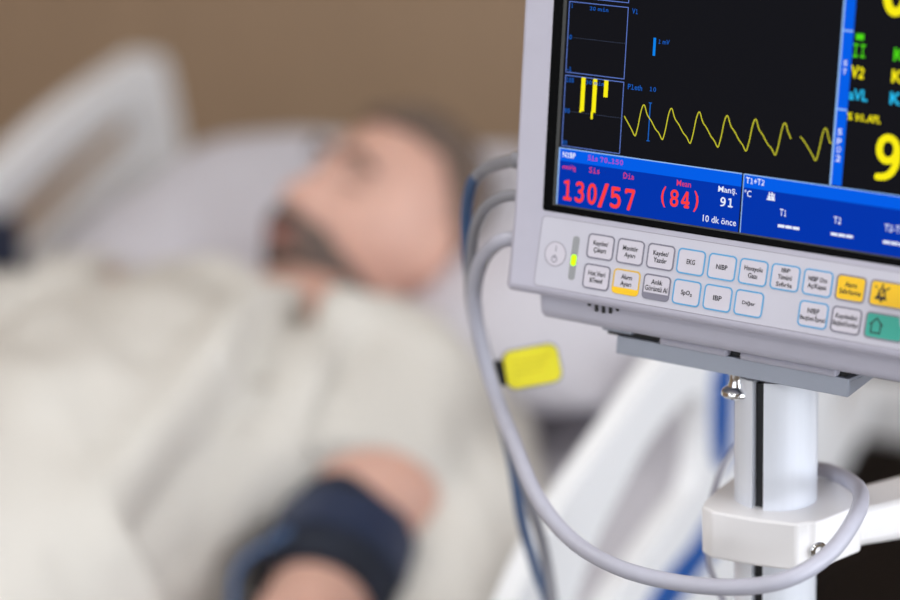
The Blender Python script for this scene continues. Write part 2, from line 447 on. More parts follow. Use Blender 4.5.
b = B(); rows = []
for i in range(31):
    s_ = .03+.95*i/30; rw = []
    for j in range(41):
        x_ = -.452+.904*j/40; e_ = max(0, abs(x_)-.40)/.052
        n_ = .006-.045*e_**2+.003*noise.noise(V(x_*12, s_*12, 0)) - (.02 if i == 30 else 0)
        rw.append(b.verts.new(bp(x_, s_, n_)))
    rows.append(rw)
for a, c in zip(rows, rows[1:]):
    for k in range(40): b.faces.new((a[k], a[k+1], c[k+1], c[k]))
SH = obj('bed_sheet', b, 'sheet', None, FRAME, org=FRAME @ Matrix.Translation(bp(0, .7, 0)), ang=180)
sm = SH.modifiers.new('solid', 'SOLIDIFY'); sm.thickness = .003; sm.offset = -1
tag(SH, 'pale white sheet spread over the raised part of the mattress under the pillow', 'sheet')

# ------------------------------------------------------------------ patient
HB = FRAME @ Matrix.Translation((0, 0, .63))
KL, NL = (0.2729, 0.6036, 0.7492), (-0.2237, -0.7175, 0.6596)
PAT = thing('person', 'bearded man in an off-white gown lying in bed asleep, navy cuff on arm', 'person', HB)
KV = V(*KL).normalized(); NV = V(*NL); NV = (NV-KV*NV.dot(KV)).normalized()
RV = NV.cross(KV); HC = V(0.0670, 0.6678, 1.0028); HS = 1.0
def hw(p): return HC+(RV*p.x+NV*p.y+KV*p.z)*HS
def gs(p, c, s): return math.exp(-((p.x-c[0])**2/(2*s[0]**2)+(p.y-c[1])**2/(2*s[1]**2)+(p.z-c[2])**2/(2*s[2]**2)))
def head_pt(az, po, grow=0.0):
    d = V(math.sin(po)*math.sin(az), math.sin(po)*math.cos(az), math.cos(po))
    p = V(d.x*.078, d.y*.098, d.z*.120)
    low = max(0, min(1, (-p.z-.01)/.10))
    p.x *= 1-.30*low**1.3
    if p.y > 0: p.y *= 1-.02*low; p.y += .018*low**1.2*(1 if d.y > .2 else d.y/.2)
    else: p.y *= 1-.45*low
    if p.z > .05: p.x *= 1-.05*(p.z-.05)/.07
    q = p.copy(); f = V(0, 1, 0)
    if p.y > 0:
        for c, s, a in (((0, .095, .022), (.010, .05, .016), .006), ((0, .1, -.004), (.010, .05, .014), .014), ((0, .1, -.026), (.0125, .05, .011), .026), ((.013, .1, -.032), (.008, .05, .008), .007), ((-.013, .1, -.032), (.008, .05, .008), .007),
                        ((.031, .085, .014), (.015, .05, .010), -.013), ((-.031, .085, .014), (.015, .05, .010), -.013), ((.031, .085, .013), (.010, .05, .007), .008), ((-.031, .085, .013), (.010, .05, .007), .008),
                        ((.03, .09, .032), (.02, .05, .007), .005), ((-.03, .09, .032), (.02, .05, .007), .005),
                        ((.045, .07, -.018), (.014, .05, .014), .005), ((-.045, .07, -.018), (.014, .05, .014), .005),
                        ((0, .09, -.055), (.022, .05, .006), .007), ((0, .09, -.069), (.020, .05, .006), .007), ((0, .09, -.062), (.024, .05, .0022), -.004),
                        ((0, .09, -.080), (.02, .05, .006), -.003), ((0, .09, -.100), (.02, .05, .012), .010)):
            q += f*a*gs(p, c, s)
    if grow: q += d*grow
    return q
NA, NP = 128, 96
def head_grid(bm, mask=None, grow=0.0, rough=0.0):
    vs = {}
    def gv(i, j):
        i %= NA
        if j in (0, NP): i = 0
        if (i, j) not in vs:
            az, po = 2*math.pi*i/NA, math.pi*j/NP
            q = head_pt(az, po, grow)
            if rough: q += q.normalized()*rough*noise.noise(q*90)
            vs[(i, j)] = bm.verts.new(hw(q))
        return vs[(i, j)]
    for i in range(NA):
        for j in range(NP):
            if mask and not mask(head_pt(2*math.pi*(i+.5)/NA, math.pi*(j+.5)/NP)): continue
            c = []
            for k in (gv(i, j), gv(i+1, j), gv(i+1, j+1), gv(i, j+1)):
                if k not in c: c.append(k)
            if len(c) > 2: bm.faces.new(c)
b = B()
head_grid(b)
T3 = Matrix((RV, NV, KV)).transposed()
for sx in (-1, 1):
    ec = hw(V(sx*.079, -.008, -.004))
    ell(b, ec, .010, .019, .033, T3 @ Matrix.Rotation(sx*math.radians(-22), 3, 'Z') @ Matrix.Rotation(math.radians(-8), 3, 'X'))
    ell(b, hw(V(sx*.077, -.002, -.026)), .008, .011, .012, T3)
neckb = V(.045, .535, .935)
limb(b, [(hw(V(0, -.028, -.055)), .054, .060), ((hw(V(0, -.02, -.09))+neckb)/2, .062, .062), (neckb, .072, .064), (V(.02, .47, .90), .10, .07)], up=V(0, -.34, .94))
# trunk
limb(b, [(bp(0, -.06, .12), .155, .105), (bp(0, .10, .125), .155, .110), (bp(0, .25, .125), .150, .105), (bp(0, .40, .120), .160, .100), (bp(0, .50, .112), .155, .085), (bp(0, .55, .105), .12, .07)], up=V(0, -.34, .94))
# legs
for sx in (-1, 1):
    limb(b, [(V(sx*.09, -.02, .725), .095, .09), (V(sx*.10, -.22, .72), .082, .08), (V(sx*.11, -.46, .70), .058, .058), (V(sx*.115, -.60, .69), .056, .056), (V(sx*.12, -.86, .665), .038, .040)])
    limb(b, [(V(sx*.12, -.87, .665), .034, .036), (V(sx*.13, -.90, .70), .040, .034), (V(sx*.135, -.92, .80), .042, .016)], up=V(0, 1, 0))
# arms, with hands
def arm(st, hand_c, fdir, palm_n, side):
    limb(b, st)
    f = fdir.normalized(); pn = (palm_n-f*palm_n.dot(f)).normalized(); sd = f.cross(pn)*side
    limb(b, [(hand_c, .027, .018), (hand_c+f*.035, .038, .016), (hand_c+f*.078, .040, .013)], up=pn)
    for k, (o, ln) in enumerate(((-.030, .068), (-.010, .076), (.010, .070), (.029, .054))):
        r0 = hand_c+f*.078+sd*o
        limb(b, [(r0-f*.02, .0095, .009), (r0+f*ln*.35-pn*.004, .009, .0085), (r0+f*ln*.72-pn*.014, .0082, .008), (r0+f*ln-pn*.028, .0072, .007)], up=pn, seg=12, n=4)
    r0 = hand_c+f*.02-sd*.026
    limb(b, [(r0, .012, .012), (r0+f*.022-sd*.020-pn*.006, .0115, .011), (r0+f*.050-sd*.030-pn*.014, .010, .009), (r0+f*.070-sd*.030-pn*.020, .008, .008)], up=pn, seg=12, n=4)
LA = [(V(.155, .515, .92), .062, .062), (V(.205, .465, .900), .066, .064), (V(.219, .41, .873), .064, .063), (V(.226, .365, .852), .065, .064), (V(.228, .325, .836), .048, .048), (V(.240, .265, .812), .044, .044), (V(.242, .21, .79), .045, .043), (V(.225, .13, .775), .045, .040), (V(.19, .02, .765), .036, .032), (V(.165, -.05, .765), .028, .022)]
arm(LA, V(.16, -.065, .765), V(-.25, -1, .02), V(.1, 0, 1), 1)
RA = [(V(-.16, .515, .92), .060, .062), (V(-.22, .45, .87), .055, .058), (V(-.27, .30, .79), .048, .050), (V(-.28, .22, .755), .044, .044), (V(-.26, .08, .735), .040, .038), (V(-.22, -.06, .72), .030, .025)]
arm(RA, V(-.215, -.075, .72), V(.2, -1, 0), V(-.1, 0, 1), -1)
body = obj('body', remeshed(b, .0045, 3), 'skin', PAT, FRAME, ang=180)
# hair, beard, brows, lashes
def solid(o, t):
    s = o.modifiers.new('solid', 'SOLIDIFY'); s.thickness = t; s.offset = 0
b = B()
def hmask(q):
    line = .082 if q.y > .03 else (.082-(.03-q.y)*1.5)
    return q.z > max(line, -.055)
head_grid(b, hmask, .006, .006); solid(obj('hair', b, 'hair', PAT, FRAME, ang=180), .007)
b = B()
def bmask(q):
    if (q.x/.022)**2+((q.z+.062)/.008)**2 < 1: return False
    top = -.038 if abs(q.x) < .03 else -.043-.0*(abs(q.x)-.03)
    if abs(q.x) > .03: top = -.036-(abs(q.x)-.03)*.8
    if q.y < (.022 if q.z > -.085 else -.02): return False  # beard carried on under the chin, also painting the shadow on the neck
    return q.z < top and q.z > -.128
head_grid(b, bmask, .007, .007); solid(obj('beard', b, 'beard', PAT, FRAME, ang=180), .007)
for sx in (-1, 1):
    b = B(); sweep(b, catmull([hw(V(sx*.014, .103, .030)), hw(V(sx*.030, .102, .036)), hw(V(sx*.048, .088, .029))], 6), (.003, .0045), 8); obj('eyebrow', b, 'hair', PAT, FRAME)
    b = B(); sweep(b, catmull([hw(V(sx*.018, .094, .012)), hw(V(sx*.031, .096, .008)), hw(V(sx*.044, .084, .012))], 6), .0012, 6); obj('eyelashes', b, 'hair', PAT, FRAME)
b = B(); ell(b, hw(V(0, .108, -.0580)), .020, .004, .0035, T3); ell(b, hw(V(0, .108, -.0665)), .017, .004, .004, T3); obj('lips', b, 'lip', PAT, FRAME)

# gown
b = B()
limb(b, [(bp(0, -.12, .12), .20, .135), (bp(0, .02, .132), .195, .150), (bp(-.01, .17, .138), .182, .155), (bp(-.01, .33, .134), .182, .146), (bp(0, .47, .122), .190, .122), (bp(0, .55, .114), .160, .098), (bp(.02, .612, .115), .115, .080)], up=V(0, -.34, .94), round_ends=False)
limb(b, [(V(.13, .50, .93), .075, .072), (V(.20, .475, .905), .078, .080), (V(.214, .44, .892), .076, .078), (V(.217, .415, .881), .075, .076), (V(.220, .388, .868), .072, .073), (V(.224, .372, .859), .073, .073)], round_ends=False)
limb(b, [(V(.22, .52, .88), .08, .06), (V(.285, .44, .835), .075, .055), (V(.315, .35, .775), .07, .045), (V(.325, .30, .74), .062, .035)], up=V(.6, 0, .8))
limb(b, [(V(-.12, .51, .93), .085, .082), (V(-.20, .475, .895), .090, .088), (V(-.25, .39, .84), .082, .080), (V(-.27, .31, .80), .072, .066)], round_ends=False)
def folds(p, n):
    q = Matrix.Rotation(.5, 3, 'Z') @ p
    a = noise.noise(V(q.x*7, q.y*16, q.z*9)+V(3, 1, 7))*.011
    a += noise.noise(V(q.x*18, q.y*30, q.z*20))*.005
    # long crease running down the front from the left side of the neck
    for line, dep, sg in CREASES:
        best = 9
        for i in range(len(line)-1):
            A_, B_ = line[i], line[i+1]; t = max(0, min(1, (p-A_).dot(B_-A_)/(B_-A_).length_squared))
            d_ = p-(A_+(B_-A_)*t); d_ -= BN*d_.dot(BN)*.8; best = min(best, d_.length)
        a -= dep*math.exp(-(best/sg)**2/2)
        a += dep*.55*math.exp(-((best-2.6*sg)/sg)**2/2)
    return max(a, -.020)
BN = V(0, -.34, .94)
CREASES = [([V(.103, .537, .955), V(.102, .462, .949), V(.109, .417, .943), V(.127, .363, .932)], .020, .011),
           ([V(.120, .461, .930), V(.140, .363, .915), V(.150, .271, .891), V(.160, .16, .865)], .030, .014),
           ([V(-.213, .491, .922), V(-.23, .546, .936), V(-.201, .59, .948)], .014, .012)]
gw = obj('gown', remeshed(b, .008, 5, folds), 'gown', PAT, FRAME, ang=180)
# blanket over the legs
b = B(); limb(b, [(V(0, -.06, .74), .32, .14), (V(0, -.25, .74), .34, .135), (V(0, -.5, .72), .35, .115), (V(0, -.8, .71), .36, .12), (V(0, -.97, .72), .36, .13)], round_ends=False, seg=40)
for v in b.verts:
    if v.co.z < .632: v.co.z = .632
tag(obj('blanket', remeshed(b, .012, 4, lambda p, n: noise.noise(p*9)*.012 if p.z > .66 else 0), 'blanket', None, FRAME, org=FRAME @ Matrix.Translation((0, -.5, .63)), ang=180), 'cream blanket spread over the legs of the man in bed', 'blanket')
# blood pressure cuff around the left upper arm
ax0, ax1 = V(.2215, .358, .850), V(.240, .262, .810)
CUFF = thing('blood_pressure_cuff', 'navy blue blood pressure cuff wrapped around the upper arm', 'cuff', FRAME @ Matrix.Translation(ax1))
b = B(); P = [ax0.lerp(ax1, k/16) for k in range(17)]
R = [(.052+.005*math.sin(math.pi*k/16)**.6, .053+.005*math.sin(math.pi*k/16)**.6) for k in range(17)]
sweep(b, P, R, 40)
for v in b.verts: v.co += (v.co-(ax0+ax1)/2).normalized()*noise.noise(v.co*28)*.005
obj('wrap', b, 'cuff', CUFF, FRAME, bevel=.004, ang=60)
b = B(); mid = ax0.lerp(ax1, .5); tdir = (ax1-ax0).normalized()
sv = V(0, 0, 1).cross(tdir).normalized(); uv_ = tdir.cross(sv); rows = []
for a in range(-40, 161, 10):
    rd = sv*math.cos(math.radians(a))+uv_*math.sin(math.radians(a))
    rows.append([b.verts.new(mid+rd*q+tdir*h) for q, h in ((.056, -.022), (.0615, -.020), (.0615, .020), (.056, .022))])
for p_, q_ in zip(rows, rows[1:]):
    for k in range(4): b.faces.new((p_[k], p_[(k+1) % 4], q_[(k+1) % 4], q_[k]))
b.faces.new(rows[0]); b.faces.new(rows[-1][::-1])
obj('strap', b, 'navyplastic', CUFF, FRAME)

# ------------------------------------------------------------------ added cabinet, dark in place of the shadowed wall behind the bed
cx0, cx1, cy0, cy1, ch = .40, .95, 1.22, 1.48, .80
CAB = thing('bedside_cabinet', 'dark walnut cabinet standing against the wall behind the bed head', 'cabinet', FRAME @ Matrix.Translation(((cx0+cx1)/2, (cy0+cy1)/2, 0)))
CABX = -.35
b = B(); box(b, cx0-.35, cx1, cy0, cy1, .06, ch-.03); box(b, cx0-.33, cx1-.02, cy0+.03, cy1-.02, 0, .06); obj('body', b, 'walnut', CAB, FRAME, bevel=.003)
b = B(); box(b, cx0-.37, cx1+.02, cy0-.02, cy1, ch-.03, ch); obj('top', b, 'walnut', CAB, FRAME, bevel=.003)
for k in range(2):
    xx = cx0-.34+k*.445; b = B(); box(b, xx, xx+.435, cy0-.018, cy0, .08, ch-.05); d = obj('door', b, 'walnut', CAB, FRAME, bevel=.003)
    hx = xx+(.40 if k == 0 else .035); b = B(); sweep(b, [V(hx, cy0-.018, .50), V(hx, cy0-.04, .505), V(hx, cy0-.04, .62), V(hx, cy0-.018, .625)], .005, 10); obj('handle', b, 'chrome', d, FRAME)

# ------------------------------------------------------------------ monitor stand
PX, PY = .1860, 1.366      # pole axis
MR, MD, MN = V(.8237, -.56653, -.02359), V(-.07403, -.0662, -.99506), V(-.56217, -.82138, .09647)
MO = V(.05529, 1.40777, 1.24895)
MON = Matrix((MR, -MD, MN)).transposed().to_4x4(); MON.translation = MO
STAND = thing('monitor_stand', 'silver pole stand with white clamp arm carrying the patient monitor', 'stand', Matrix.Translation((PX, PY, 0)))
b = B(); pr = .0240; pts = []
slot_a = math.atan2(-1, -.66); hs = math.radians(8.5)
NS = 72
for k in range(NS+1):
    a = slot_a+hs+(2*math.pi-2*hs)*k/NS; pts.append((PX+pr*math.cos(a), PY+pr*math.sin(a)))
for sg in (-1, 1):
    a = slot_a+sg*hs*(1.6); pts.append((PX+(pr-.007)*math.cos(a), PY+(pr-.007)*math.sin(a))) if False else None
a = slot_a-hs*1.3; pts.append((PX+(pr-.009)*math.cos(a), PY+(pr-.009)*math.sin(a)))
a = slot_a+hs*1.3; pts.append((PX+(pr-.009)*math.cos(a), PY+(pr-.009)*math.sin(a)))
prism(b, pts, lambda x, y: V(x, y, .10), lambda x, y: V(x, y, 1.160)); obj('pole', b, 'alu', STAND, ang=30)
b = B(); a = slot_a; cxp = V(PX+(pr-.0065)*math.cos(a), PY+(pr-.0065)*math.sin(a), 0); sdv = V(-math.sin(a), math.cos(a), 0); nv_ = V(math.cos(a), math.sin(a), 0)
p4 = [cxp+sdv*s*.0036+nv_*t*.002 for s, t in ((-1, -1), (1, -1), (1, 1), (-1, 1))]
prism(b, [(p.x, p.y) for p in p4], lambda x, y: V(x, y, .101), lambda x, y: V(x, y, 1.158)); obj('slot_strip', b, 'black', STAND)
def mm(u, v, z): return V(u/1000, v/1000, z/1000)
# mounting tray under the monitor, in the monitor's own frame
b = B()
prism(b, [(-71, -20), (-81.5, -20), (-81.5, -21.6), (-72.6, -21.6), (-72.6, -76), (-71, -76)], lambda v, z: mm(43, v, z), lambda v, z: mm(191, v, z))
prism(b, [(-72.6, -21.6), (-81.5, -21.6), (-72.6, -76)], lambda v, z: mm(189.6, v, z), lambda v, z: mm(191, v, z))
prism(b, [(-72.6, -21.6), (-81.5, -21.6), (-72.6, -76)], lambda v, z: mm(43, v, z), lambda v, z: mm(44.4, v, z))
obj('mounting_tray', b, 'plate', STAND, MON, bevel=.0004, smooth=False)
b = B(); revolve(b, [(.0045, 0), (.0045, -.006), (.0085, -.0065), (.0085, -.0085), (.0065, -.011), (.0060, -.020), (.0075, -.024), (.0118, -.027), (.0128, -.0285), (.0128, -.0310), (.0114, -.0325), (.004, -.0335)], Matrix.Diagonal((.70, .70, .72, 1)), 32)
for v in b.verts:
    if abs(math.hypot(v.co.x, v.co.y)-.00896) < 1e-4:
        aa = math.atan2(v.co.y, v.co.x)
        if int(round(aa/(2*math.pi/32))) % 2: v.co.x *= .96; v.co.y *= .96
SCW = MON @ mm(117, -72.6, -29)
obj('thumb_screw', b, 'chrome', STAND, Matrix.Translation(SCW), ang=30)
# clamp collar and arm
CZ0, CZ1 = 1.0545, 1.0835
CF = Matrix.Translation((PX, PY, 0)) @ Matrix.Rotation(math.radians(-26), 4, 'Z')
b = B()
pts = [(-.036, -.020), (-.0345, -.030), (-.026, -.0365), (0, -.0385), (.025, -.0375), (.0285, -.034), (.031, -.0315), (.0345, -.031), (.0375, -.026), (.041, -.018), (.050, .004), (.044, .030), (.022, .040), (-.02, .040), (-.034, .028), (-.036, .0)]
prism(b, pts, lambda x, y: V(x, y, CZ0), lambda x, y: V(x, y, CZ1))
obj('clamp', b, 'white', STAND, CF, bevel=.0035, seg=3)
b = B()
ad = V(math.cos(math.radians(32)), math.sin(math.radians(32)), 0)
p0 = V(PX+.028, PY+.003, 0); nn = V(-ad.y, ad.x, 0)
rows = []
for t, wd, z0, z1 in ((0, .020, CZ0-.001, CZ1-.008), (.05, .020, CZ0-.006, CZ1-.010), (.10, .019, CZ0-.011, CZ1-.010), (.22, .018, CZ0-.011, CZ1-.009), (.34, .018, CZ0-.011, CZ1-.009)):
    c = p0+ad*t; rows.append([b.verts.new(c+nn*s*wd+V(0, 0, z)) for s, z in ((-1, z0), (-1, z1), (1, z1), (1, z0))])
for a_, c_ in zip(rows, rows[1:]):
    for k in range(4): b.faces.new((a_[k], a_[(k+1) % 4], c_[(k+1) % 4], c_[k]))
b.faces.new(rows[0]); b.faces.new(rows[-1][::-1])
ARM = obj('support_arm', b, 'white', STAND, bevel=.006, seg=3)
b = B(); TT = CF @ Matrix.Translation((.0345, -.0285, (CZ0+CZ1)/2-.003)) @ Matrix.Rotation(math.radians(-48), 4, 'Z').inverted() @ Matrix.Rotation(math.radians(90), 4, 'X')
revolve(b, [(.0052, -.004), (.0052, .0018), (.0044, .0026), (.0028, .0026), (.0026, .0005)], TT, 20); obj('clamp_screw', b, 'chrome', STAND)
b = B(); revolve(b, [(.035, .10), (.035, .13), (.028, .14)], Matrix.Translation((PX, PY, 0)))
for k in range(5):
    a = 2*math.pi*k/5+.3; T = Matrix.Translation((PX, PY, 0)) @ Matrix.Rotation(a, 4, 'Z'); box(b, .02, .28, -.02, .02, .085, .115, T)
obj('base', b, 'white', STAND, bevel=.004)
for k in range(5):
    a = 2*math.pi*k/5+.3; T = Matrix.Translation((PX, PY, 0)) @ Matrix.Rotation(a, 4, 'Z')
    b = B(); sweep(b, [T @ V(.26, -.012, .038), T @ V(.26, .012, .038)], .038, 20); box(b, .252, .268, -.006, .006, .04, .09, T); obj('castor', b, 'darkfoot', STAND)

# ------------------------------------------------------------------ patient monitor
MONI = thing('patient_monitor', 'grey-white patient monitor with lit black screen, vital signs readings and keypad', 'patient monitor', MON @ Matrix.Translation((.136, -.066, -.03)))
PH = math.radians(9)
def kf(u, w, z):   # keypad plane: hinged 4 mm under the glass edge, sloping out towards its foot
    return V(u/1000, (-4+w*math.cos(PH)+z*math.sin(PH))/1000, (-w*math.sin(PH)+z*math.cos(PH))/1000)
b = B()
prism(b, [(218, 0), (-4, 0), (-4-43.6*math.cos(PH), 43.6*math.sin(PH)), (-50, 2), (-50, -14), (-50, -60), (218, -60)], lambda v, z: mm(-20.3 if z < 3 else -17.6, v, z), lambda v, z: mm(292, v, z))
obj('housing', b, 'housing', MONI, MON, bevel=.0042, seg=4)
b = B()
prism(b, [(-46, -2.5), (-62, -5.5), (-65, -9), (-66.5, -22), (-66.5, -64), (-46, -64)], lambda v, z: mm(-1.5, v, z), lambda v, z: mm(289, v, z))
obj('lower_housing', b, 'housing_low', MONI, MON, bevel=.003, seg=3)
# sliding feet between the monitor and the tray
for u0, u1 in ((72, 116), (124, 184)):
    b = B(); box(b, u0/1000, u1/1000, -.0712, -.0665, -.060, -.0175); obj('foot', b, 'housing_low', MONI, MON, bevel=.0018, seg=3)
b = B(); box(b, .035, .187, -.0715, -.067, -.062, -.0230); obj('underside_plate', b, 'black', MONI, MON)  # black slab stands in for the shade in the gap above the tray
b = B(); box(b, .033, .053, -.0690, -.0665, -.06, -.0195); obj('slide_latch', b, 'plate', MONI, MON, bevel=.0005)
for k, u in enumerate((33.0, 37.8, 42.5, 47.2, 51.8)):
    hgt = (1.8, 4.6, 4.8, 4.2, 1.8)[k]
    b = B(); plate(b, rrect(u, -52.6+(2.4-hgt*.5)*.8, 2.0, hgt, .5, 3), mm, -5.5, -2.9); obj('vent_slot', b, 'black', MONI, MON)
# bezel glass and display
b = B(); plate(b, rrect(134.5, 106, 269, 212, 1.5), mm, -1, .12); obj('bezel', b, 'glass', MONI, MON, smooth=False)
SCR = None
def flat(name, m, parent, pts, z, f=mm, th=.03, ang=30):
    bm = B(); plate(bm, pts, f, z-th, z); return obj(name, bm, m, parent, MON, smooth=False)
def rc(u0, u1, v0, v1): return [(u0, v0), (u1, v0), (u1, v1), (u0, v1)]
flat('screen_rim', 's_rim', MONI, rc(6.6, 264, 4.0, 208), .16)
SCR = flat('screen', 'scr', MONI, rc(8.8, 262, 5.0, 207), .20)
# (display contents: sub-parts of the screen)
flat('reading_band', 's_blue', SCR, rc(9.4, 126.9, 5.0, 30.4), .24)
flat('reading_band', 's_blue', SCR, rc(128.2, 262, 5.0, 30.4), .24)
flat('header_band', 's_head', SCR, rc(9.4, 126.9, 30.4, 37.4), .25)
flat('header_band', 's_head', SCR, rc(128.2, 262, 30.4, 37.4), .25)
def bars(name, m, rects, z, parent=None):
    bm = B()
    for r in rects: plate(bm, rc(*r), mm, z-.03, z)
    return obj(name, bm, m, parent or SCR, MON, smooth=False)
bars('band_outline', 's_line', [(9.0, 126.9, 37.4, 38.0), (8.9, 9.8, 5.0, 37.4), (127.9, 262, 37.4, 38.0), (127.9, 128.4, 5.0, 37.4)], .27)
bars('side_band', 's_head', [(180.6, 186.6, 38.6, 207)], .25)
bars('side_band_line', 's_line', [(179.5, 180.6, 38.4, 207), (180.6, 186.4, 79.2, 80.1), (180.6, 186.4, 121.3, 122.2), (180.6, 186.4, 164, 164.9)], .27)
def frame_rects(u0, u1, v0, v1, t=.45): return [(u0, u1, v0, v0+t), (u0, u1, v1-t, v1), (u0, u0+t, v0, v1), (u1-t, u1, v0, v1)]
for v0, v1 in ((124.2, 166), (81.4, 122.0), (38.9, 80.0)):
    g_ = bars('trend_box', 's_box', frame_rects(10.4, 49.2, v0, v1), .27)
for v in (101.4, 59.2):
    bars('dotted_line', 's_dim', [(14.6+k*1.5, 15.3+k*1.5, v, v+.3) for k in range(23)], .27)
bars('trend_bar', 's_yel', [(21.3, 24.0, 60.4, 79.6), (21.0, 22.4, 59.6, 61)], .29)
bars('trend_bar', 's_yel', [(29.0, 31.7, 60.4, 79.6), (28.7, 30.1, 56.6, 61)], .29)
bars('trend_bar', 's_yel', [(36.3, 39.0, 70.0, 79.6)], .29)
bars('scale_marker', 's_mark2', [(66.5, 67.1, 48.6, 70.2), (65.8, 67.8, 69.8, 70.3), (65.8, 67.8, 48.4, 48.9)], .27)
bars('scale_marker', 's_mark', [(66.3, 67.9, 96.6, 106.6)], .27)
def ribbon(name, m, pts, wd, z):
    P = catmull([V(a, c, 0) for a, c in pts], 8); bm = B(); n = len(P); L_ = []
    for i in range(n):
        t = (P[min(i+1, n-1)]-P[max(i-1, 0)]).normalized(); s = V(-t.y, t.x, 0)*wd/2
        L_.append((P[i]+s, P[i]-s))
    lo = [[bm.verts.new(mm(p.x, p.y, zz)) for pr_ in L_ for p in pr_] for zz in (z,)]
    v = lo[0]
    for i in range(n-1): bm.faces.new((v[2*i], v[2*i+1], v[2*i+3], v[2*i+2]))
    return obj(name, bm, m, SCR, MON, smooth=False)
wave = [(50.6, 60.8)]
trs = [58.4, 76.0, 93.6, 111.0, 128.4, 146.2]
for k, tr in enumerate(trs):
    wave += [(tr-2.6, 53.8), (tr-.6, 50.8), (tr+.3, 51.2), (tr+1.5, 56.5), (tr+2.6, 63.8), (tr+3.6, 67.6), (tr+4.4, 68.5), (tr+5.2, 67.6), (tr+6.3, 64.6), (tr+7.4, 62.6), (tr+9.6, 60.2)]
    if k == 5: wave[-1] = (tr+8.6, 60.4)
    elif k < 5: wave += [(tr+12.6, 56.0)]
ribbon('pulse_wave', 's_wave', wave, .62, .30)
tr = 170.4
ribbon('pulse_wave', 's_wave', [(160.2, 62.2), (162.2, 60.6), (tr-2.6, 53.8), (tr-.6, 50.8), (tr+.3, 51.2), (tr+1.5, 56.5), (tr+2.6, 63.8), (tr+3.6, 67.6), (tr+4.4, 68.5), (tr+5.2, 67.6), (tr+6.5, 63.8), (tr+7.6, 61.3), (179.4, 61.0)], .62, .30)
_tc = {}
def mono(t):   # the typeface's fixed-width letters and digits
    o = ''
    for ch in t:
        if '0' <= ch <= '9': o += chr(0x1D7F6+ord(ch)-48)
        elif ch == 'I': o += chr(0x1D678)
        elif ch in 'il': o += chr(0x1D68A+ord(ch)-97)
        else: o += ch
    return o
def text_mesh(body, bold=0.0):
    key = (body, bold)
    if key in _tc: return _tc[key]
    c = bpy.data.curves.new('t', 'FONT'); c.body = body; c.resolution_u = 2; c.offset = bold
    o = bpy.data.objects.new('t', c)
    me = bpy.data.meshes.new_from_object(o); bpy.data.objects.remove(o); bpy.data.curves.remove(c)
    co = [v.co.copy() for v in me.vertices]; fa = [list(p.vertices) for p in me.polygons]
    bpy.data.meshes.remove(me); _tc[key] = (co, fa); return _tc[key]
def put_text(bm, body, u0, u1, v0, v1, z, f=mm, bold=0.0, vert=False):
    """fits the glyphs' ink box into the rectangle"""
    co, fa = text_mesh(body, bold)
    if not co: return
    x0, x1 = min(c.x for c in co), max(c.x for c in co); y0, y1 = min(c.y for c in co), max(c.y for c in co)
    vs = [bm.verts.new(f(u0+(c.x-x0)/(x1-x0)*(u1-u0), v0+(c.y-y0)/(y1-y0)*(v1-v0), z)) for c in co]
    for p in fa:
        try: bm.faces.new([vs[i] for i in p])
        except ValueError: pass
def text(name, m, parent, body, u0, u1, v0, v1, z=.31, f=mm, bold=0.0):
    bm = B(); put_text(bm, body, u0, u1, v0, v1, z, f, bold)
    me = bpy.data.meshes.new(name); bm.to_mesh(me); bm.free()
    me.transform(ORG[parent.name].inverted() @ MON); me.materials.append(M[m])
    o = bpy.data.objects.new(name, me); COL.objects.link(o); o.parent = parent; ORG[o.name] = ORG[parent.name]
    return o
def T_(m, parent, body, *a, **k):
    if all(ord(c_) < 128 or c_ == '°' for c_ in body): body = mono(body)
    k['bold'] = k.get('bold', 0)*.8+.004
    return text('screen_text', m, parent, body, *a, **k)
T_('s_txt', SCR, '30 min', 24.0, 36.2, 118.0, 120.3, bold=.01)
T_('s_txt', SCR, '1', 12.0, 13.0, 118.4, 120.9, bold=.02)
T_('s_txt', SCR, '0', 11.6, 13.4, 100.4, 103.0, bold=.02)
T_('s_txt', SCR, '-1', 11.4, 14.2, 82.3, 84.8, bold=.02)
T_('s_txt', SCR, '100', 11.4, 16.2, 75.9, 78.7, bold=.02)
T_('s_txt', SCR, '30 min', 24.2, 36.2, 76.1, 78.5, bold=.01)
T_('s_txt', SCR, '90', 11.2, 14.6, 58.2, 61.0, bold=.02)
T_('s_txt', SCR, '80', 10.9, 14.0, 39.8, 42.4, bold=.02)
T_('s_txt', SCR, 'V1', 51.6, 55.2, 118.6, 121.6, bold=.01)
T_('s_txt', SCR, '1 mV', 69.6, 76.6, 103.6, 106.2, bold=.01)
T_('s_txt', SCR, 'Pleth', 51.8, 61.0, 76.2, 79.3, bold=.01)
T_('s_txt', SCR, '10', 65.9, 69.9, 76.6, 79.1, bold=.01)
T_('s_white', SCR, 'NIBP', 11.6, 20.2, 32.6, 35.8, bold=.02)
T_('s_pink', SCR, 'Sis 70..150', 28.5, 51.6, 32.8, 36.0, bold=.015)
T_('s_pinkr', SCR, 'mmHg', 12.0, 20.8, 25.0, 28.6, bold=.01)
T_('s_pinkr', SCR, 'Sis', 29.8, 36.6, 25.8, 29.2, bold=.005)
T_('s_pinkr', SCR, 'Dia', 52.4, 59.2, 25.4, 28.9, bold=.005)
T_('s_pinkr', SCR, 'Mean', 86.8, 95.8, 25.8, 29.2, bold=.005)
T_('s_red', SCR, '130', 13.4, 35.6, 7.6, 20.0, bold=.022)
T_('s_red', SCR, '/', 36.6, 43.4, 6.8, 21.0, bold=.022)
T_('s_red', SCR, '57', 44.6, 60.6, 7.5, 20.0, bold=.022)
T_('s_red', SCR, '(', 77.4, 80.4, 12.6, 24.4, bold=.015)
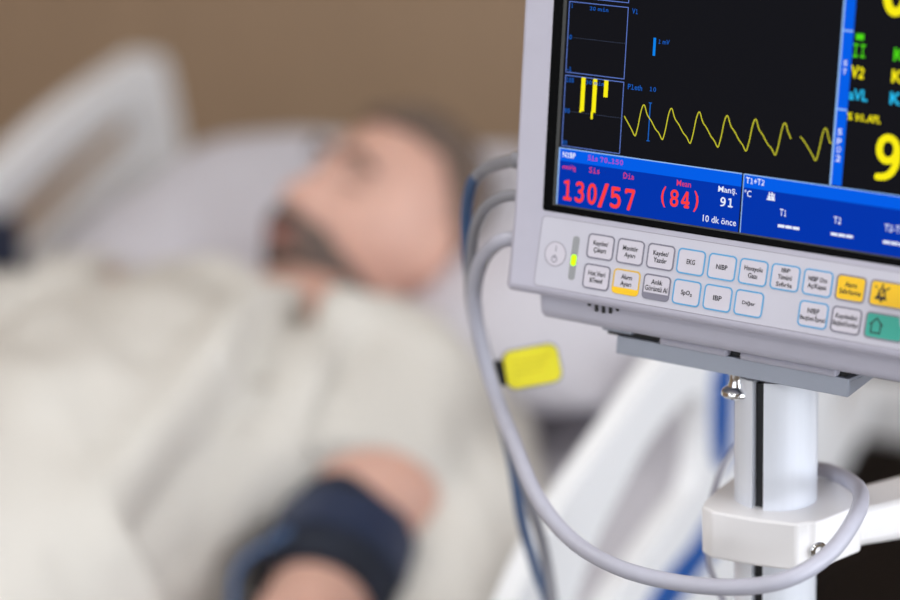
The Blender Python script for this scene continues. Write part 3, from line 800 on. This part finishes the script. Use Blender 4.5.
T_('s_red', SCR, '84', 83.2, 95.6, 13.6, 23.4, bold=.022)
T_('s_red', SCR, ')', 98.2, 101.2, 12.6, 24.4, bold=.015)
T_('s_white', SCR, 'Manş.', 113.0, 124.6, 25.0, 29.2, bold=.005)
T_('s_white', SCR, '91', 114.8, 122.6, 18.0, 23.2, bold=.02)
T_('s_white', SCR, '10 dk önce', 104.6, 125.4, 8.0, 11.8)
T_('s_white', SCR, 'T1+T2', 129.6, 140.8, 32.8, 36.2, bold=.01)
T_('s_white', SCR, '°C', 129.2, 133.4, 25.4, 29.2, bold=.005)
T_('s_white', SCR, 'T1', 151.4, 155.4, 17.7, 21.5, bold=.008)
T_('s_white', SCR, 'T2', 183.6, 188.0, 18.0, 21.8, bold=.008)
T_('s_white', SCR, 'T2-T1', 213.4, 224.4, 18.0, 21.8, bold=.008)
for u in (150.8, 182.6, 213.2):
    bars('missing_value', 's_white', [(u+k*4.5, u+k*4.5+4.0, 11.3, 12.9) for k in range(3)], .31)
bars('alarm_off_icon', 's_white', [(143.4, 147.4, 27.0, 27.6), (143.0, 148.0, 25.3, 26.2), (144.0, 144.7, 27.2, 29.8), (145.6, 146.3, 26.4, 29.9), (147.0, 147.6, 27.2, 29.2), (144.0, 147.4, 28.4, 28.9), (143.6, 145.2, 26.2, 27.0), (146.2, 147.6, 26.2, 27.0)], .31)
for ch_, v in (('S', 103.2), ('T', 98.6)): T_('s_white', SCR, ch_, 182.2, 184.4, v, v+2.8, bold=.01)
for ch_, v in (('S', 67.0), ('p', 61.8), ('O', 57.4), ('2', 52.6)): T_('s_white', SCR, ch_, 182.0, 184.6, v-1, v+2.4, bold=.01)
bars('lead_marker', 's_grn', [(188.2, 192.8, 117.6, 120.8)], .31)
T_('s_grn', SCR, 'II', 187.2, 194.2, 108.4, 115.4, bold=.006)
T_('s_yel', SCR, 'V2', 186.9, 194.4, 97.0, 103.8, bold=.03)
T_('s_cy', SCR, 'aVL', 186.8, 197.6, 85.4, 91.4, bold=.025)
T_('s_yel', SCR, '% 90..APL', 186.8, 206.2, 74.6, 78.8, bold=.02)
T_('s_grn', SCR, 'K', 210.6, 217, 108.6, 115.4, bold=.03)
T_('s_yel', SCR, 'K', 210.4, 217, 97.2, 104.0, bold=.03)
T_('s_cy', SCR, 'K', 210.4, 217, 85.6, 92.2, bold=.03)
T_('s_yel', SCR, '9', 204.8, 219.2, 44.6, 69.8, bold=.018)
T_('s_yel', SCR, '0', 201.6, 217.0, 131.6, 158.0, bold=.03)

# keypad: panel, line borders, keys
b = B(); plate(b, rrect(132.5, -19.5, 264, 40.5, 2.5), kf, -.4, .10); KP = obj('keypad', b, 'keypad', MONI, MON, smooth=False)
b = B(); ringplate(b, rrect(132.5, -19.5, 264.6, 41.1, 2.7), rrect(132.5, -19.5, 263.8, 40.3, 2.4), kf, -.2, .16); obj('panel_outline', b, 'groove', KP, MON, smooth=False)
keys = [(41.3, 0, 'g', ['Kaydet/', 'Çıkart']), (60.9, 0, 'g', ['Monitör', 'Ayarı']), (80.6, 0, 'g', ['Kaydet/', 'Yazdır']), (100.0, 0, 'b', ['EKG']), (119.5, 0, 'b', ['NIBP']),
        (138.9, 0, 'b', ['Havayolu', 'Gazı']), (158.4, 0, 'b', ['IBP', 'Tümünü', 'Sıfırla']), (178.0, 0, 'b', ['NIBP Oto', 'Aç/Kapat']), (197.6, 0, 'y', ['Alarm', 'Sıfırlama']), (219.8, 0, 'Y', []),
        (41.3, 1, 'g', ['Hst.Veri', '&Trend']), (60.9, 1, 'ya', ['Alarm', 'Ayarı']), (80.6, 1, 'ga', ['Anlık', 'Görüntü Al']), (100.0, 1, 'b', ['SpO₂']), (119.5, 1, 'b', ['IBP']),
        (138.9, 1, 'b', ['Diğer']), (178.0, 1, 'b', ['NIBP', 'Başlat/İptal']), (197.6, 1, 'g', ['Kaydedici', 'Başlat/Durdur']), (219.8, 1, 'T', [])]
for u, row, k, lines in keys:
    w_ = -11.8 if row == 0 else -29.2
    kw, kh = (17.6, 14.4) if k not in ('Y', 'T') else (22.4, 14.4)
    capm = {'y': 'key_yellow', 'Y': 'key_yellow', 'T': 'key_teal'}.get(k, 'keycap')
    b = B(); plate(b, rrect(u, w_, kw, kh, 2.6), kf, .05, .32); K = obj('key', b, capm, MONI, MON, smooth=False)
    if k in ('y', 'Y'): K['label'] = 'solid yellow key'
    if k == 'T': K['label'] = 'teal key with house symbol'
    bmn = {'b': 'line_blue', 'ya': 'line_yellow'}.get(k, 'line_grey')
    b = B(); ringplate(b, rrect(u, w_, kw, kh, 2.6), rrect(u, w_, kw-1.8, kh-1.8, 1.8), kf, .1, .40); obj('key_border', b, bmn, K, MON, smooth=False)
    if k in ('ya', 'ga'):
        pts = [p for p in rrect(u, w_, kw-.3, kh-.3, 2.5, 6) if p[1] < w_-kh*.2]
        top = w_-kh*.5+3.8
        pts = [(u+kw/2-.15, top)]+sorted([p for p in pts if p[0] >= u], key=lambda p: -p[1])+sorted([p for p in pts if p[0] < u], key=lambda p: p[1])+[(u-kw/2+.15, top)]
        pts = [p for p in pts if p[1] <= top+1e-6]
        b = B(); plate(b, pts, kf, .3, .44); obj('key_stripe', b, 'key_yellow' if k == 'ya' else 'line_grey', K, MON, smooth=False)
    n = len(lines); lh = 2.8 if n < 3 else 2.4
    b = B()
    for i, tx in enumerate(lines):
        wd = min(14.8, len(tx)*1.36+.3)
        if tx in ('EKG', 'NIBP', 'IBP', 'SpO₂'): wd = len(tx)*1.75
        if tx == 'Diğer': wd = 8
        c = w_+(n-1)*1.95-i*3.9+(1.0 if k in ('ya', 'ga') else 0)
        if k == 'ga': wd = wd*1.03
        dn = .7 if any(ch in tx for ch in 'yçşgpÇ,/') else 0
        put_text(b, tx, u-wd/2, u+wd/2, c-lh/2-dn, c+lh/2+(.3 if any(ch in tx for ch in 'İü') else 0), .46, kf, bold=.014)
    if k == 'Y':
        for (a0, a1, c0, c1) in ((-3.2, 3.2, -3.2, -2.2), (-.6, .6, -4.6, -3.2), (-.5, .5, 3.6, 5.2)):
            plate(b, rc(u-4+a0, u-4+a1, w_+c0, w_+c1), kf, .4, .46)
        po = [(u-4+x, w_+y) for x, y in ((-2.6, -2.2), (-1.9, 1.6), (-.8, 3.2), (.8, 3.2), (1.9, 1.6), (2.6, -2.2))]
        pi_ = [(u-4+x, w_+y) for x, y in ((-1.6, -1.4), (-1.1, 1.3), (-.4, 2.2), (.4, 2.2), (1.1, 1.3), (1.6, -1.4))]
        ringplate(b, po, pi_, kf, .4, .46)
        for sx in (-1, 1):
            plate(b, [(u-4+sx*3.0, w_+2.4), (u-4+sx*4.4, w_+3.6), (u-4+sx*4.1, w_+4.1), (u-4+sx*2.7, w_+2.9)], kf, .4, .46)
        plate(b, [(u-4-3.9, w_-2.6), (u-4-3.3, w_-3.1), (u-4+3.6, w_+3.2), (u-4+3.2, w_+3.7)], kf, .46, .48)
    if k == 'T':
        po = [(u-4.6+x, w_+y) for x, y in ((-3, -4.2), (-3, .2), (-4.2, .2), (0, 4.6), (4.2, .2), (3, .2), (3, -4.2))]
        pi_ = [(u-4.6+x, w_+y) for x, y in ((-2.3, -3.5), (-2.3, .9), (-2.5, .9), (0, 3.6), (2.5, .9), (2.3, .9), (2.3, -3.5))]
        ringplate(b, po, pi_, kf, .4, .46)
    obj('key_symbol' if not lines else 'key_text', b, 'ink', K, MON, smooth=False)
# power button, status light, knob
b = B(); n = 40
circ = lambda cx, cy, r, n=40: [(cx+r*math.cos(2*math.pi*k/n), cy+r*math.sin(2*math.pi*k/n)) for k in range(n)]
plate(b, circ(12.2, -20.0, 7.0), kf, .05, .25); PB = obj('power_button', b, 'keycap', MONI, MON, smooth=False)
b = B(); ringplate(b, circ(12.2, -20, 7.2), circ(12.2, -20, 6.75), kf, .1, .34); obj('button_outline', b, 'groove', PB, MON, smooth=False)
b = B(); ringplate(b, circ(11.9, -23.0, 2.0, 24), circ(11.9, -23.0, 1.5, 24), kf, .2, .34); plate(b, rc(11.65, 12.15, -22.8, -20.3), kf, .2, .36); plate(b, rc(12.0, 12.5, -18.6, -15.2), kf, .2, .34); obj('power_symbol', b, 'line_grey', PB, MON, smooth=False)
b = B(); plate(b, rrect(24.8, -20.6, 4.4, 25.5, 2.1, 8), kf, -.1, .22); LS = obj('status_light', b, mat('light_window', (150, 152, 156), .3, vary=.02), MONI, MON, smooth=False)
b = B(); plate(b, rrect(24.8, -21.8, 3.4, 6.6, 1.65, 8), kf, .1, .40); LP_ = obj('lit_lamp', b, 'led', LS, MON, smooth=False); LP_['label'] = 'glowing yellow-green lamp'
b = B(); TK = MON @ Matrix.Translation(kf(244.5, -21, 0)) @ Matrix.Rotation(-PH, 4, 'X')
revolve(b, [(.0115, -.001), (.0125, .001), (.0125, .010), (.0115, .0125), (.009, .0135), (.004, .0137)], TK, 48); obj('rotary_knob', b, 'housing', MONI, Matrix(), ang=40)

# ------------------------------------------------------------------ cables
def cable(name, label, pts, r, m, n=8, plug=None, extra=None):
    P = catmull([V(*p) for p in pts], n); b = B(); sweep(b, P, r, 14)
    o = obj(name, b, m, None, Matrix(), org=Matrix.Translation(P[-1]), ang=60)
    tag(o, label, 'cable')
    if plug:
        b = B(); d = (P[0]-P[6]).normalized(); a = P[0]+d*.012
        sweep(b, [P[7], P[5]-d*0, P[3], P[1], a], [r*1.15, r*1.45, r*1.6, r*1.7, r*1.7], 16); obj('plug', b, plug, o, Matrix())
    return o
main = [(.0480, 1.4178, 1.2300), (.0399, 1.4228, 1.2287), (.0288, 1.4317, 1.2237), (.0193, 1.448, 1.2079), (.0147, 1.4618, 1.1835), (.0176, 1.4638, 1.1542), (.0253, 1.4553, 1.1246), (.0353, 1.4184, 1.1048), (.0474, 1.3713, 1.0856), (.0657, 1.3362, 1.0719), (.0907, 1.3036, 1.0672), (.1223, 1.2825, 1.0659), (.1531, 1.263, 1.0706), (.1791, 1.2548, 1.0784), (.2025, 1.2677, 1.087), (.2199, 1.2916, 1.0976), (.2284, 1.3232, 1.0991), (.2290, 1.363, 1.0925), (.2180, 1.3990, 1.0870), (.2010, 1.4150, 1.0780), (.1900, 1.4160, 1.05), (.1860, 1.4140, .98), (.1840, 1.4120, .88), (.180, 1.415, .70), (.17, 1.43, .40), (.20, 1.46, .10), (.26, 1.50, .006), (.40, 1.52, .006)]
cable('monitor_cable', 'thick pale grey cable sweeping low across the front of the silver pole', main, .0047, 'cable', plug='cable_dark')
lead = [(.0480, 1.4240, 1.2540), (.0406, 1.4297, 1.253), (.0314, 1.4391, 1.2492), (.0214, 1.4564, 1.2373), (.0152, 1.4807, 1.2132), (.013, 1.4898, 1.1724), (.0216, 1.4778, 1.1304), (.0337, 1.4761, 1.088), (.0465, 1.4742, 1.0451), (.0565, 1.4917, .9973), (.0614, 1.4775, .948), (.0616, 1.4563, .8741), (.06, 1.44, .5), (.05, 1.42, .15), (.04, 1.40, .006), (-.05, 1.36, .006)]
cable('monitor_cable', 'slim grey lead from the middle socket, hanging straight down beside the blue hose', lead, .0036, 'cable_dark', plug='cable_dark')
slim = [(.1880, 1.4180, 1.1690), (.1890, 1.4190, 1.135), (.1812, 1.4230, 1.1060), (.1700, 1.4254, 1.0945), (.1610, 1.4190, 1.0830), (.1545, 1.4130, 1.0670), (.1512, 1.4080, 1.0500), (.1520, 1.4060, 1.0250), (.1600, 1.4040, 1.0020), (.1680, 1.4060, .96), (.172, 1.41, .85), (.17, 1.42, .5), (.16, 1.45, .1), (.10, 1.49, .004)]
cable('monitor_cable', 'thin pale lead curving out from behind the left side of the silver pole', slim, .0020, 'cable')
hose = [(.0193, 1.4819, 1.2536), (.0149, 1.4898, 1.2449), (.0115, 1.5044, 1.2231), (.012, 1.516, 1.1911), (.0167, 1.5152, 1.1519), (.0271, 1.5219, 1.1028), (.0371, 1.5283, 1.0527), (.0429, 1.5363, 1.0079), (.0518, 1.5458, .9686), (.0596, 1.557, .9349), (.0586, 1.6084, .8602), (.0054, 1.6905, .800), (-.0872, 1.7091, .780), (-.152, 1.7188, .785)]
CW = FRAME @ (ax1+V(-.03, -.055, .02))
hose += [tuple(FRAME @ V(.20, .20, .845)), tuple(FRAME @ (ax1+V(-.02, -.01, .062)))]
ho = cable('air_hose', 'dark blue air hose running from the top socket down to the arm cuff', hose, .0036, 'hose')
b = B(); P = catmull([V(.0500, 1.4290, 1.2740), V(.0412, 1.4354, 1.2728), V(.0322, 1.4545, 1.2669), V(.0241, 1.4733, 1.2598), V(.0190, 1.4825, 1.2530)], 6)
sweep(b, P, [.0052]*7+[.0040]*(len(P)-7), 16); obj('hose_sleeve', b, 'cable_dark', ho, Matrix())
# yellow tag
ex = V(.97, .02, .155).normalized(); ez = V(-.12, -.97, .22); ez = (ez-ex*ez.dot(ex)).normalized(); ey = ez.cross(ex)
TG = Matrix((ex, ey, ez)).transposed().to_4x4(); TG.translation = V(.0500, 1.4870, 1.1290)
t = thing('cable_tag', 'yellow rectangular tag with a black clip on the blue hose', 'tag', TG)
b = B(); plate(b, rrect(0, 0, .0365, .0258, .0065), lambda x, y, z: V(x, y, z), -.0022, .0008); obj('backing', b, 'groove', t, TG, bevel=.0006)
b = B(); plate(b, rrect(0, 0, .0345, .0238, .0058), lambda x, y, z: V(x, y, z), .0008, .0022); obj('card', b, 'tag', t, TG, bevel=.0005)
b = B(); box(b, -.0265, -.0165, -.0085, .0075, -.006, .001); obj('clip', b, 'black', t, TG, bevel=.001)
b = B()
for k in range(3): box(b, -.0115, .0115-k*.003, .0045-k*.0040, .0053-k*.0040, .0022, .0023)
obj('print', b, 'tagline', t, TG, smooth=False)
